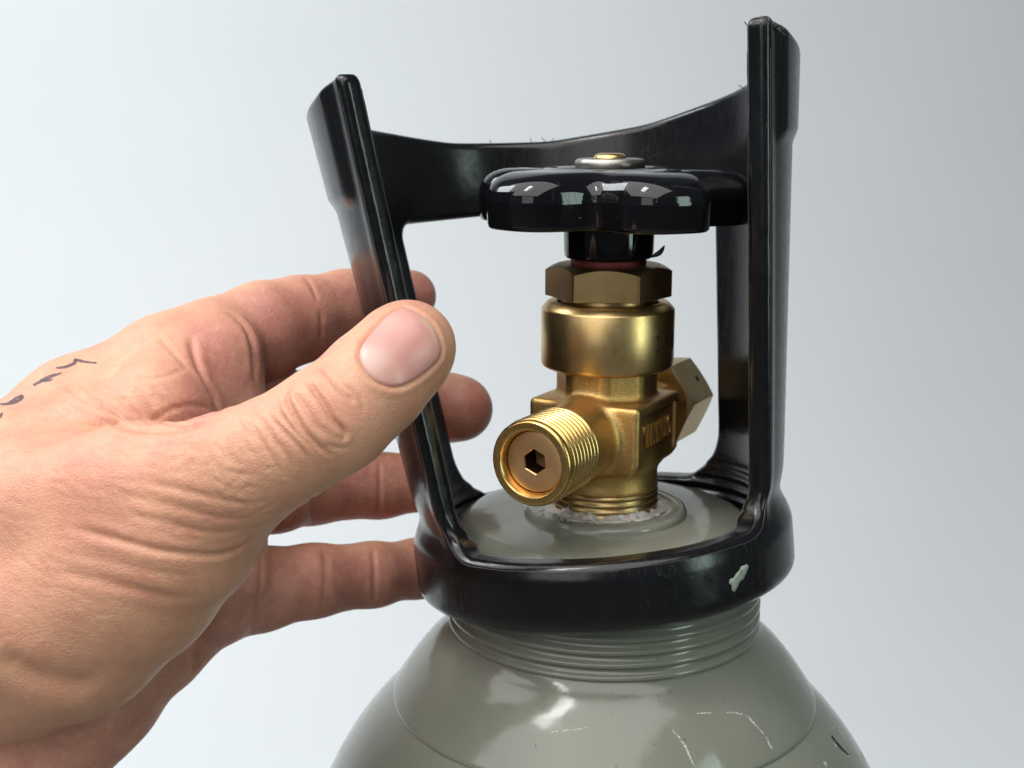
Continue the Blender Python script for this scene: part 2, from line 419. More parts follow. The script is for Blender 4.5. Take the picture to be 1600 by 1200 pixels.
# raised lettering in the recessed panel
def text_mesh(s, size, depth, font_bold=0.0):
    cu = bpy.data.curves.new('t', 'FONT'); cu.body = s; cu.size = size; cu.extrude = depth; cu.offset = font_bold; cu.align_x = 'CENTER'; cu.align_y = 'CENTER'; cu.resolution_u = 3
    ob = bpy.data.objects.new('t', cu); COL.objects.link(ob); dg = bpy.context.evaluated_depsgraph_get(); me = bpy.data.meshes.new_from_object(ob.evaluated_get(dg))
    V = np.array([v.co[:] for v in me.vertices]); Fc = [tuple(p.vertices) for p in me.polygons]
    bpy.data.objects.remove(ob); bpy.data.curves.remove(cu); bpy.data.meshes.remove(me); return V, Fc
for i, ch in enumerate('MINNUO'):
    V, Fc = text_mesh(ch, 6.2, .45, .04)
    V[:, 0] *= .58; V[:, 0] += (-8.6, -5.2, -2.0, 1.7, 5.3, 8.8)[i]; V[:, 1] *= 1.35
    W = U3*(.5)+np.outer(V[:, 0], -U3)+np.outer(V[:, 2]+14.45, W3)+np.outer(V[:, 1]+ZO+.1, [0, 0, 1])
    mesh_obj('raised_letter', W, Fc, brass_cast, vb, False)
# outlet thread and plug
fo = frame(np.array([0, 0, ZO]), U3)
LO = 43.0
prof = [(8.2, 20), (10.0, 25.6), (10.1, 26.4)]
u = 26.6
while u < 40.6:
    prof += [(9.55, u), (10.5, u+.5), (10.85, u+.8), (10.85, u+1.05), (10.5, u+1.35), (9.6, u+1.75)]; u += 1.81
prof += [(10.3, 41.3), (10.6, 41.6), (10.6, 42.35), (10.15, LO-.08), (10.0, LO-.01), (9.8, LO), (8.6, LO), (8.4, LO-.03), (8.25, LO-.2), (7.75, LO-1.6), (7.75, LO-5)]
V, Fc = lathe(prof, 112); ot = mesh_obj('outlet_thread', place(V, fo), Fc, brass_thread, valve); auto_smooth(ot, 62)
# plug disc with hex socket
V, Fc = [], []
def ringpts(fn, n=96): return [fn(2*math.pi*i/n) for i in range(n)]
def hexr(a, R, rot=0): 
    b = (a-rot) % (math.pi/3)-math.pi/6; return R*math.cos(math.pi/6)/math.cos(b)
n = 96; rows = []
for r, zq in [(7.6, LO-5), (7.6, LO-2.6), (7.35, LO-2.3), (6.6, LO-2.15), (4.4, LO-2.25)]: rows.append([(r*math.cos(2*math.pi*i/n), r*math.sin(2*math.pi*i/n), zq) for i in range(n)])
for R, zq in [(3.35, LO-2.3), (3.1, LO-2.55)]: rows.append([(hexr(2*math.pi*i/n, R, .12)*math.cos(2*math.pi*i/n), hexr(2*math.pi*i/n, R, .12)*math.sin(2*math.pi*i/n), zq) for i in range(n)])
V = np.array([p for r in rows for p in r]); Fc = [(j*n+i, j*n+(i+1) % n, (j+1)*n+(i+1) % n, (j+1)*n+i) for j in range(len(rows)-1) for i in range(n)]
pl = mesh_obj('outlet_plug', place(V, fo), Fc, brass_plug, valve); auto_smooth(pl, 30)
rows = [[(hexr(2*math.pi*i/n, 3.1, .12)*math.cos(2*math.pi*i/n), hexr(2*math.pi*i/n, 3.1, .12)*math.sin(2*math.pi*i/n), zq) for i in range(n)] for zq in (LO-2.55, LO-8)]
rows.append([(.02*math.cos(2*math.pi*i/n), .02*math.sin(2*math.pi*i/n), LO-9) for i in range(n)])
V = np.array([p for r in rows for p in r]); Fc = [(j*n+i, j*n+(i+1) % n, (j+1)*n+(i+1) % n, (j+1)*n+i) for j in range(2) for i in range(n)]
o = mesh_obj('hex_socket', place(V, fo), Fc, socket_shade_mat, pl); auto_smooth(o, 30)
# threaded base in the cylinder neck
prof = [(13.2, -25.5)]; z = -27.2
while z > -34.4: prof += [(13.5, z), (14.2, z-.55), (14.25, z-.95), (13.6, z-1.5)]; z -= 1.75
V, Fc = lathe(prof+[(13.2, -36)], 112); mesh_obj('base_thread', V, Fc, brass_dark, valve)
# sealing tape squeezed out round the base
n, m = 220, 9; V = []
for i in range(n):
    a = 2*math.pi*i/n
    nz = .5*math.sin(3*a+1)+.35*math.sin(7*a+2)+.2*math.sin(17*a)+.12*math.sin(29*a+1.3)
    w = 3.2+.9*nz+1.2*math.exp(-((a-math.radians(235))/.35)**2); hh = 1.5+.8*math.sin(5*a+.5)+.5*math.sin(13*a+2)+.6*math.exp(-((a-math.radians(262))/.5)**2)
    hh = max(hh, .35); w = max(w, .8)
    for j in range(m):
        t = j/(m-1); rj = 13.4+t*(w+.9); zj = -33.7+hh*(1-t)**1.1*1.0+.28*math.sin(23*a+9*t)+.22*math.sin(41*a-7*t)-(1.0 if j == m-1 else 0)
        V.append((rj*math.cos(a), rj*math.sin(a), max(zj, -32.9) if j < m-1 else -34.0))
Fc = [(i*m+j, i*m+j+1, ((i+1) % n)*m+j+1, ((i+1) % n)*m+j) for i in range(n) for j in range(m-1)]
mesh_obj('sealing_tape', V, Fc, tape_mat, valve)
for k in range(7):   # loose shreds of tape
    a = math.radians(205+k*8+rng.uniform(-3, 3)); r0 = 17.5+rng.uniform(0, 2); P = []
    for t in np.linspace(0, 1, 7): P.append(((r0+t*4.5*math.cos(k*1.7))*math.cos(a+t*.12), (r0+t*2.2)*math.sin(a+t*.12), -32.6+.7*math.sin(t*3+k)*(1-t)-t*.25))
    P = np.array(P); wv = np.array([.25, .0, .3]); wd = np.linspace(.7, .2, 7)[:, None]
    V = np.vstack([P+wv*wd, P-wv*wd, P+wv*wd+[0, .1, .22], P-wv*wd+[0, .1, .22]]); Fc = []
    for j in range(6): Fc += [(j, j+1, 8+j, 7+j), (14+j, 21+j, 22+j, 15+j), (j, 14+j, 15+j, j+1), (7+j, 8+j, 22+j, 21+j)]
    mesh_obj('tape_shred', V, Fc, tape_mat, valve)
# bonnet collar
prof = [(11, 4.4), (13.2, 4.6), (16.0, 4.8), (17.2, 5.6), (17.5, 6.4), (17.5, 20.3), (17.3, 20.7), (15.9, 22.2), (15.4, 22.4), (13.7, 22.4), (13.4, 22.0), (13.1, 19.5)]
V, Fc = lathe(prof, 160); bc = mesh_obj('bonnet_collar', V, Fc, brass_turned, valve); auto_smooth(bc, 30)
for i, ch in enumerate('150'):
    V, Fc = text_mesh(ch, 6.6, .03, .06); V[:, 0] *= .72
    if i == 0:      # slab foot and flag of the figure one
        for x0, x1, y0, y1 in ((-1.0, 1.2, V[:, 1].min()-.05, V[:, 1].min()+.5), (-.85, .1, V[:, 1].max()-1.1, V[:, 1].max()-.6)):
            k0 = len(V); V = np.vstack([V, [(x0, y0, .06), (x1, y0, .06), (x1, y1, .06), (x0, y1, .06)]]); Fc = Fc+[(k0, k0+1, k0+2, k0+3)]
    a = math.radians(43.5+13.2*i)+V[:, 0]/17.5; r = 17.54+V[:, 2]*.3
    W = np.stack([r*np.sin(a), -r*np.cos(a), V[:, 1]+12.9], 1); mesh_obj('etched_digit', W, Fc, etch_hole_mat, bc, False)
prof = [(12, 18), (12.4, 20.5), (11.8, 21.3), (12.4, 22.1), (11.9, 22.9), (12.2, 24)]
V, Fc = lathe(prof, 96); mesh_obj('bonnet_thread', V, Fc, brass_dark, valve)
# bonnet hex nut with chamfered corners
def hexnut(R, z0, z1, rot, hole, cham_top=True, cham_bot=False, n=192, taper=.0):
    rows = []; apo = R*math.cos(math.pi/6)
    def row(fn): rows.append([fn(2*math.pi*i/n) for i in range(n)])
    hx = lambda a: hexr(a, R, rot)
    def pt(r, a, z): return (r*math.cos(a), r*math.sin(a), z)
    row(lambda a: pt(hole, a, z0)); row(lambda a: pt(apo*.97, a, z0))
    row(lambda a: pt(hx(a)-.15, a, z0+(.5*(hx(a)-apo) if cham_bot else 0.0)))
    row(lambda a: pt(hx(a), a, z0+.15+(.5*(hx(a)-apo) if cham_bot else 0.0)))
    row(lambda a: pt(hx(a), a, z1-.2-(.62*(hx(a)-apo*.985) if cham_top else 0)))
    row(lambda a: pt(hx(a)-.15, a, z1-.05-(.62*(hx(a)-apo*.985) if cham_top else 0)))
    row(lambda a: pt(apo*.93, a, z1)); row(lambda a: pt(hole, a, z1))
    V = np.array([p for r in rows for p in r]); Fc = [(j*n+i, j*n+(i+1) % n, ((j+1) % len(rows))*n+(i+1) % n, ((j+1) % len(rows))*n+i) for j in range(len(rows)) for i in range(n)]
    return V, Fc
V, Fc = hexnut(16.6, 23.6, 32.0, math.radians(-90-6+30), 9.0); o = mesh_obj('bonnet_nut', V, Fc, brass_dark, valve); auto_smooth(o, 22)
V, Fc = lathe([(6, 31.5), (9.7, 31.6), (9.9, 32.2), (9.9, 33.3), (9.5, 33.7), (6, 33.8)], 96); mesh_obj('seal_ring', V, Fc, red_mat, valve)
# safety cap opposite the outlet
fb = frame(np.array([0, 0, ZO]), -U3)
V, Fc = hexnut(12.9, 31.0, 48.5, math.radians(-90-6), 6.0, True, True); hn = mesh_obj('safety_cap', place(V, fb), Fc, brass_dark, valve); auto_smooth(hn, 22)
V, Fc = lathe([(0, 45.5), (7, 46.0), (7, 44)], 48); mesh_obj('cap_end', place(V, fb), Fc, brass_dark, hn)
V, Fc = lathe([(0, 31.4), (6.5, 31.4), (6.5, 33)], 48); mesh_obj('cap_seat', place(V, fb), Fc, brass_dark, hn)
prof = [(7.6, 14)]; u = 15
while u < 31: prof += [(7.4, u), (8.1, u+.5), (8.1, u+.9), (7.4, u+1.4)]; u += 1.5
V, Fc = lathe(prof+[(6, 33)], 72); mesh_obj('cap_thread', place(V, fb), Fc, brass_thread, valve)
ang = math.radians(-90-6)+math.pi/6
# flush dark disc painting the shade of a small hole in the upper face of the cap that looks at the front
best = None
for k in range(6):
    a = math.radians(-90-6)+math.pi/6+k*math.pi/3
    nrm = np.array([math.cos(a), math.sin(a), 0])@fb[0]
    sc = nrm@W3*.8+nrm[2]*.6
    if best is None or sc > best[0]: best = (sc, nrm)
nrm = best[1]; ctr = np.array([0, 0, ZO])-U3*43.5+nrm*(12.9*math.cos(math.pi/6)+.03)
V, Fc = lathe([(0, .04), (.95, .04), (1.0, -.3)], 24); mesh_obj('hole_shade_disc', place(V, frame(ctr, nrm, U3)), Fc, etch_hole_mat, hn)
# handwheel
WX = np.array([.2, 0, 0])
zb, zt = 42.4, 57.0
def wheel_r(th):
    return 37.1-11.5*((1+np.cos(5*(th+math.radians(13))))/2)**1.8
n = 400; th = np.linspace(0, 2*math.pi, n, endpoint=False); R = wheel_r(th)
Rs = R
lev = [(.30, 0, zb+1.2), (.62, 0, zb+1.2), (.72, 0, zb+.2), (1, 2.2, zb), (1, 1.1, zb+.12), (1, .45, zb+.6), (1, .25, zb+1.4), (1, 0.0, zb+6.6), (1, -.12, zb+7.1), (1, 0.05, zb+7.6)]
for t in np.linspace(0, 1, 12)[1:]:
    a = t*math.pi/2; lev.append((1, .05+9.0*(1-math.cos(a)), zb+7.6+6.4*math.sin(a)))
lev += [(1, 10.5, zt-.45), (.55, 0, zt-.5), (.52, 0, zt-.2), (.45, 0, zt-.2), (.42, 0, zt-.5), (.15, 0, zt-.4)]
rows = []
for k, ins, z in lev:
    r = k*Rs-ins if k == 1 else np.full(n, k*32.)
    if k == 1 and ins > 3:
        sm = min(1, (ins-3)/9); r = (1-sm*.35)*r+sm*.35*np.mean(r)
    rows.append(np.stack([r*np.sin(th), -r*np.cos(th), np.full(n, z)], 1))
V = np.vstack(rows)+WX; Fc = np.array([(j*n+i, j*n+(i+1) % n, (j+1)*n+(i+1) % n, (j+1)*n+i) for j in range(len(lev)-1) for i in range(n)])
hw = mesh_obj('handwheel', V, Fc, black_gloss, valve); auto_smooth(hw, 50)
V, Fc = lathe([(8, 33.9), (11.0, 33.7), (11.5, 34.1), (11.7, 36), (11.9, 43.8), (8, 43.9)], 96); o = mesh_obj('hub', V, Fc, black_gloss, hw); auto_smooth(o, 40)
n = 60; rows = []
V, Fc = lathe([(3, 56.6), (8.8, 56.7), (9.0, 57.2), (9.0, 58.2), (8.5, 58.9), (7.6, 59.1), (3, 59.1)], 48)
kn = np.hypot(V[:, 0], V[:, 1]); V[:, :2] *= (1+.012*np.where(np.arange(len(V)) % 2 == 0, 1, -1)*(kn > 8.6))[:, None]
o = mesh_obj('wheel_nut', V, Fc, steel, hw); auto_smooth(o, 40)
V, Fc = lathe([(0, 60.4), (2.6, 60.4), (3.6, 60.1), (4.1, 59.6), (4.2, 59.0), (4.2, 58)], 48); mesh_obj('stem_tip', V, Fc, brass_thread, hw)
# thin sliver of moulding flash hanging off the hub
P = np.array([(10.6, -4.6, 34.2), (11.7, -4.9, 34.8), (12.5, -5.1, 35.2), (13.2, -5.2, 36.0), (13.9, -5.2, 37.3)])
V, Fc = tube(resample(smooth_path(P), .4), 1.0); nV = len(V)//6
rr = np.interp(np.linspace(0, 1, nV), [0, .25, .5, .8, 1], [.2, .55, .7, .45, .05]); V = (V.reshape(nV, 6, 3)-V.reshape(nV, 6, 3).mean(1, keepdims=True))*rr[:, None, None]*np.array([1, .5, 1])+V.reshape(nV, 6, 3).mean(1, keepdims=True)
mesh_obj('moulding_burr', V.reshape(-1, 3), Fc, dust_mat, hw)

# ------------------------------------------------------------------ carrying guard (moulded black collar with two posts and a rear rail)
GB = np.array([.3, -.5, -53.0])
LEAN, BACK, SHEAR = math.radians(5.4), math.radians(3.2), .030
az_ = np.array([-math.sin(LEAN), math.sin(BACK), 1.]); az_ /= np.linalg.norm(az_)
ax_ = np.array([1., 0, 0]); ax_ = ax_-az_*(ax_@az_); ax_ /= np.linalg.norm(ax_); ay_ = np.cross(az_, ax_)
GM = np.stack([ax_, ay_, az_])
def g_local(P):
    L = (P-GB)@GM.T.astype(P.dtype); L = L.copy(); L[..., 0] += SHEAR*np.maximum(L[..., 2]-18, 0); return L
def g_world(L):
    L = np.array(L, float).copy(); L[..., 0] -= SHEAR*np.maximum(L[..., 2]-18, 0); return L@GM+GB
def g_out(h, edge=None, lh=109.):
    ring = 51.0-2.2*np.exp(-((h+0.5)/2.2)**2)
    wall = 49.0+(np.maximum(h, 18)-20)*.117
    r = ring+(wall-ring)*sstep(13.5, 24, h)-.9*np.exp(-((h-22)/4.5)**2)
    lip = 1.3*sstep(lh-2, lh+2.5, h)
    if edge is not None: lip = lip*sstep(4, 11, edge)
    return r+lip
def g_in(h):
    thr = 42.9+.5*np.sin(2*math.pi*h/3.4)
    wall = 44.2+(np.maximum(h, 18)-20)*.117
    return thr+(wall-thr)*sstep(20, 25, h)
_gx = np.array([0, 30, 50, 75, 100, 115, 128, 150, 180.]); _gy = np.array([119.5, 121.4, 125, 128.6, 130.8, 133.2, 137.2, 141, 144])
_gf = np.linspace(0, 180, 361); _gk = np.exp(-np.linspace(-2.5, 2.5, 41)**2); _gk /= _gk.sum()
GT = (_gf, np.convolve(np.pad(np.interp(_gf, _gx, _gy), 20, mode='reflect', reflect_type='even'), _gk, 'valid'))
def g_top(phi):   # phi measured from the back
    return np.interp(np.degrees(np.abs(phi)), GT[0], GT[1])+.5*np.sin(phi)*0
def rbox(a, b, ha, hb, r):
    qa, qb = np.abs(a)-ha+r, np.abs(b)-hb+r
    return np.sqrt(np.maximum(qa, 0)**2+np.maximum(qb, 0)**2)+np.minimum(np.maximum(qa, qb), 0)-r
def g_outline(phi_f, h):
    """phi_f: azimuth from front (rad); returns 2D signed distance to the plate outline and distance to front opening"""
    rr = 47.5+(np.maximum(h, 18)-20)*.117
    fw = np.radians(54.5-4.0*np.clip((h-18)/118, 0, 1.2))
    s = np.abs(phi_f)*rr
    dfront = -rbox(s, h-118, fw*rr, 100, 10.)                       # opening from h=18 upwards
    sb = (math.pi-np.abs(phi_f))*rr
    hb = h
    bw = np.radians(np.where(phi_f > 0, 55., 58.))*rr
    dback = -smax(rbox(sb, hb-58, bw, 41, 5.), rbox(sb, hb-90, bw, 73, 17.), .5)
    dtop = h-g_top(math.pi-np.abs(phi_f))-np.where(phi_f > 0, 2.6, -1.2)*sstep(.9, 2.0, math.pi-np.abs(phi_f))
    return dfront, dback, dtop
def guard_sdf(P):
    L = g_local(P); x, y, h = L[..., 0], L[..., 1], L[..., 2]
    r = np.sqrt(x*x+y*y)+1e-6; phi = np.arctan2(x, -y)
    df, db, dt = g_outline(phi, h)
    d2 = np.maximum(np.maximum(df, db), np.maximum(dt, -h))
    bead = .55*np.exp(-((df+2.0)/2.2)**2)*sstep(15, 22, h)
    ro = g_out(h, -df, 109+x*.055)+bead; ri = g_in(h)-bead*.8
    ds = np.maximum(r-ro, ri-r)
    d2 = rmax(rmax(df, dt, 3.0), np.maximum(db, -h), .6)
    return rmax(ds, d2, 1.7)*.94
HG = .62
lo, ax = grid((-84, -62, -60), (56, 78, 99), HG)
vals = sparse(guard_sdf, lo, ax, HG, 10)
V, Q = surface_net(vals, lo, HG); V = project(guard_sdf, V.astype(float), 3)
guard = thing('cylinder_guard', 'black moulded plastic valve guard with two posts and curved rear rail', 'valve guard', GB)
shell = mesh_obj('shell', V, Q, black_plastic, guard)
# moulding seams along the front opening
def outline_path(off, rad, hmin=None):
    hs = np.linspace(132, 28, 60); out = []
    for h in hs: out.append((math.radians(54.5-4.0*(h-18)/118)+off/(47.5+(h-20)*.117), h))
    fw = math.radians(54.5)
    for t in np.linspace(0, 1, 14): 
        a = t*math.pi/2; out.append((fw-10/47.5*(1-math.cos(a))+off*math.cos(a)/47.5, 28-10*math.sin(a)-off*math.sin(a)))
    for p in np.linspace(fw-10/47.5, 0, 20)[1:]: out.append((p, 18-off))
    out = np.array(out); full = np.vstack([out*[-1, 1], out[::-1][1:]])
    P = []
    for p, h in full:
        r = rad(h); P.append((r*math.sin(p), -r*math.cos(p), h))
    return np.array(P)
for off, rad in ((1.6, lambda h: float(g_out(np.float64(h)))-.1), (1.2, lambda h: float(g_in(np.float64(h)))+.3)):
    P = g_world(outline_path(off, rad)); P = project(guard_sdf, P, 6)
    jit = rng.normal(0, .03, (len(P), 3)); V, Fc = tube(resample(P+jit, .8), .13, 6); mesh_obj('mould_seam', V, Fc, seam_mat, shell)
# chipped paint smear and a split in the collar
def trace(f, px, py, d0=230., d1=420.):
    px = np.atleast_1d(px).astype(float); py = np.atleast_1d(py).astype(float)
    Rr = FWD[None]+RGT[None]*((px-800)/F)[:, None]+UPV[None]*((600-py)/F)[:, None]; n = np.linalg.norm(Rr, axis=1)
    t = np.full(len(px), d0); hit = np.zeros(len(px), bool)
    for _ in range(160):
        d = f(CAM+Rr*t[:, None]); t = np.where(hit, t, t+np.clip(d*.9, -2, 30)/n); hit |= np.abs(d) < .01
        t = np.minimum(t, d1)
    return CAM+Rr*t[:, None], t < d1-1
pg = [(1168, 880), (1171, 884), (1166, 896), (1161, 905), (1156, 909), (1151, 919), (1147, 927), (1143, 923), (1143, 915), (1138, 911), (1140, 905), (1146, 903), (1150, 896), (1156, 890), (1158, 884)]
def patch(poly, f, off_in, off_edge, it=1):
    c = np.mean(poly, 0); poly = np.array(poly, float); rows = [poly, c+(poly-c)*.75, c+(poly-c)*.4]
    P = np.vstack(rows+[c[None]]); W, ok = trace(f, P[:, 0], P[:, 1]); N = sdf_grad(f, W); n = len(poly)
    offs = np.r_[np.full(n, off_edge), np.full(n, off_in)*rng.uniform(.7, 1.2, n), np.full(n, off_in)*rng.uniform(.7, 1.2, n), off_in]
    W = W+N*offs[:, None]; Fc = [(j*n+i, j*n+(i+1) % n, (j+1)*n+(i+1) % n, (j+1)*n+i) for j in range(2) for i in range(n)]+[(2*n+i, 2*n+(i+1) % n, 3*n) for i in range(n)]
    return W, [f_[::-1] for f_ in Fc]
W, Fc = patch(pg, guard_sdf, .45, -.1); mesh_obj('paint_chip', W, Fc, chip_mat, shell)
W, ok = trace(guard_sdf, [1184, 1186, 1189, 1190, 1193], [893, 902, 910, 917, 922]); V, Fc = tube(resample(W, .5), .12, 5); mesh_obj('split_line', V, Fc, etch_hole_mat, shell)
worn_mat = mat('worn_plastic', (.13, .13, .125), .7); q = NT(worn_mat)
q.l(q.val(q.noise(1.2, 4, .7), .42, .62, 0, .9), q.b.inputs['Alpha'])
pg2 = []
for px in np.linspace(1174, 1240, 14):      # scuffed crest of the tall post
    ys = np.arange(8, 120, .5); W, ok = trace(guard_sdf, np.full(len(ys), px), ys)
    if ok.any(): pg2.append((px, ys[int(np.argmax(ok))]))
if len(pg2) > 6:
    pg2 = np.array(pg2); poly = np.vstack([pg2+[0, 1.2], (pg2+[0, 9])[::-1]])
    W, Fc = patch(poly, guard_sdf, .04, .02); mesh_obj('worn_crest', W, Fc, worn_mat, shell)
# short burrs left on the rear rail and post tips
for (px, dx, dy) in ((768, -3, -6), (830, -1, -6), (853, -7, -6), (862, 4, -4), (1161, -7, -3), (1168, -5, -5)):
    ys = np.arange(8, 262, 1.); W, ok = trace(guard_sdf, np.full(len(ys), px), ys)
    if not ok.any(): continue
    k0 = int(np.argmax(ok)); depth = float((W[k0]-CAM)@FWD)+.6; py = ys[k0]+2
    P = np.array([at_d(px, py, depth), at_d(px+dx*.5, py+dy*.7-1, depth), at_d(px+dx, py+dy-2, depth)])
    V, Fc = tube(resample(P, .3), .12, 5); mesh_obj('plastic_burr', V, Fc, dust_mat, shell)

# ------------------------------------------------------------------ hand
hand = thing('left_hand', 'left hand gripping the guard post, thumb in front and fingers wrapped behind', 'hand', at_d(60, 900, 310))
PR = []   # primitives: a, b, ra, rb, k
def chain(pts, k, kin=2.5, first=None):
    for i in range(len(pts)-1):
        (x0, y0, d0, r0), (x1, y1, d1, r1) = pts[i], pts[i+1]
        PR.append((at_d(x0, y0, d0), at_d(x1, y1, d1), r0, r1, (k if i == 0 else kin)))
def px_r(px, d): return px*d/F
# palm slab: metacarpals
chain([(-60, 790, 338, 17), (120, 645, 338, 14.5), (262, 573, 341, 13.2), (330, 545, 350, 13.2)], 6, 5)
chain([(-60, 850, 348, 17), (330, 655, 354, 13.5)], 9)
chain([(-60, 930, 350, 18), (340, 775, 351, 13)], 9)
chain([(-60, 1080, 338, 21), (135, 1066, 337, 17.0), (236, 1008, 342, 13.0), (335, 932, 347, 12.2)], 6, 5)
chain([(30, 1180, 332, 20), (150, 1092, 336, 15.5)], 6)
# mounds at the finger bases
chain([(342, 556, 341, 11.6), (347, 655, 341, 11.5), (349, 770, 340, 11.5), (358, 905, 340, 9.8), (345, 950, 340, 9.0)], 5, 4)
# web between thumb and index
chain([(-120, 840, 326, 18), (30, 740, 320, 15), (150, 690, 318, 12)], 10, 8)
chain([(150, 735, 316, 13), (255, 640, 322, 12), (300, 585, 336, 11)], 8, 6)
chain([(290, 740, 318, 9), (305, 650, 332, 9.5), (318, 590, 340, 10)], 7, 6)
# fingers
chain([(330, 545, 350, 13.2), (412, 515, 359, 13.2), (468, 499, 366, 12.0), (540, 478, 374, 10.2), (590, 468, 379, 9.4), (641, 462, 378, 7.6)], 2.5, 3)
chain([(330, 655, 354, 13.2), (420, 643, 366, 12.0), (520, 635, 383, 11), (630, 630, 391, 10.2), (700, 637, 384, 9.8), (720, 638, 380, 9.6)], 3, 3)
chain([(340, 770, 352, 13), (430, 768, 363, 11.3), (490, 763, 373, 10.4), (592, 759, 382, 9.4), (668, 752, 384, 8.6)], 3, 3)
chain([(345, 930, 346, 12), (405, 921, 351, 11.2), (490, 908, 357, 9.9), (582, 898, 366, 9.0), (652, 889, 376, 8.4), (690, 884, 382, 7.6)], 3, 3)
# wrist and forearm running out to the lower left
chain([(-60, 930, 345, 27), (-250, 1010, 345, 25), (-700, 1250, 350, 30)], 12, 10)
chain([(-60, 1000, 325, 24), (-250, 1050, 332, 24), (-700, 1280, 345, 30)], 12, 10)
NPALM = len(PR)
# thumb: metacarpal, thenar mass, phalanges
chain([(-120, 905, 318, 20), (60, 800, 303, 17.5), (220, 772, 292, 14.5), (345, 742, 283, 12.2)], 6, 8)
chain([(-120, 1010, 318, 22), (60, 945, 305, 23), (190, 892, 298, 19), (290, 840, 291, 14.6), (360, 772, 284, 11.0)], 4, 8)
chain([(20, 1035, 308, 19), (130, 1000, 304, 16), (235, 920, 299, 14)], 5, 8)
chain([(345, 742, 283, 11.8), (400, 722, 278, 11.3), (445, 700, 276, 11.0)], 7, 5)
chain([(445, 700, 276, 11.0), (500, 667, 275, 11.5), (532, 647, 275.5, 11.5), (585, 597, 279, 11.4), (628, 553, 283, 10.7), (641, 540, 284.5, 10.2)], 4, 3)
LOS = [np.minimum(a-ra, b-rb)-12 for a, b, ra, rb, k in PR]; HIS = [np.maximum(a+ra, b+rb)+12 for a, b, ra, rb, k in PR]
def rcone(P, a, b, r1, r2):
    a = a.astype(P.dtype); b = b.astype(P.dtype)
    ba = b-a; l2 = float(ba@ba); rr = r1-r2; a2 = l2-rr*rr; il2 = 1/l2
    pa = P-a; y = pa@ba; z = y-l2
    q = pa*l2-ba*y[..., None]; x2 = (q*q).sum(-1); y2 = y*y*l2; z2 = z*z*l2
    k = np.sign(rr)*rr*rr*x2
    d1 = np.sqrt(x2+z2)*il2-r2; d2 = np.sqrt(x2+y2)*il2-r1; d3 = (np.sqrt(np.maximum(x2*a2*il2, 0))+y*rr)*il2-r1
    return np.where(np.sign(z)*a2*z2 > k, d1, np.where(np.sign(y)*a2*y2 < k, d2, d3))
NAILC = at_d(628, 540, 274)
def hand_sdf(P):
    d = np.full(len(P), 60.)
    for (a, b, ra, rb, k), lo_, hi_ in zip(PR, LOS, HIS):
        m = np.all((P > lo_) & (P < hi_), 1)
        if m.any(): d[m] = smin(d[m], rcone(P[m], a, b, ra, rb), k)
    return d
allp = np.vstack([np.vstack(LOS), np.vstack(HIS)]); HH = 1.05
lo, ax = grid(allp.min(0)+9, allp.max(0)-9, HH)
vals = sparse(hand_sdf, lo, ax, HH, 8)
V, Q = surface_net(vals, lo, HH); V, Q = subdivide(V.astype(float), Q); V = project(hand_sdf, V, 2); N = sdf_grad(hand_sdf, V)
V0 = V.copy(); disp = np.zeros(len(V)); dark = np.zeros(len(V)); red = np.zeros(len(V))
def to3d(pts, f=hand_sdf):
    P = resample(smooth_path(np.array(pts, float)), 3.0); W, ok = trace(f, P[:, 0], P[:, 1], 225.); return W[ok]
def near(W, rad):
    m = np.all((V0 > W.min(0)-rad) & (V0 < W.max(0)+rad), 1); I = np.nonzero(m)[0]
    if len(I) == 0: return I, np.zeros(0), np.zeros(0)
    A, B = W[:-1], W[1:]; best = np.full(len(I), 1e9); par = np.zeros(len(I)); X = V0[I]
    for j in range(len(A)):
        ab = B[j]-A[j]; t = np.clip(((X-A[j])@ab)/(ab@ab+1e-9), 0, 1); dd = np.linalg.norm(X-A[j]-t[:, None]*ab, axis=1)
        m2 = dd < best; best[m2] = dd[m2]; par[m2] = (j+t[m2])/len(A)
    return I, best, par
CR = []
def crease(*a): CR.append(a)
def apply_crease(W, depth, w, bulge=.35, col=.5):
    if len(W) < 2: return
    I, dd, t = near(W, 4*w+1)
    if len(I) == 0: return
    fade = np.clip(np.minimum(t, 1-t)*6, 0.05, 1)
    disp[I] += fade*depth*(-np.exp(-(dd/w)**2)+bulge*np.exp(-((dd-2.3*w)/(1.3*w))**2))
    dark[I] = np.maximum(dark[I], col*fade*np.exp(-(dd/(w*.9))**2))
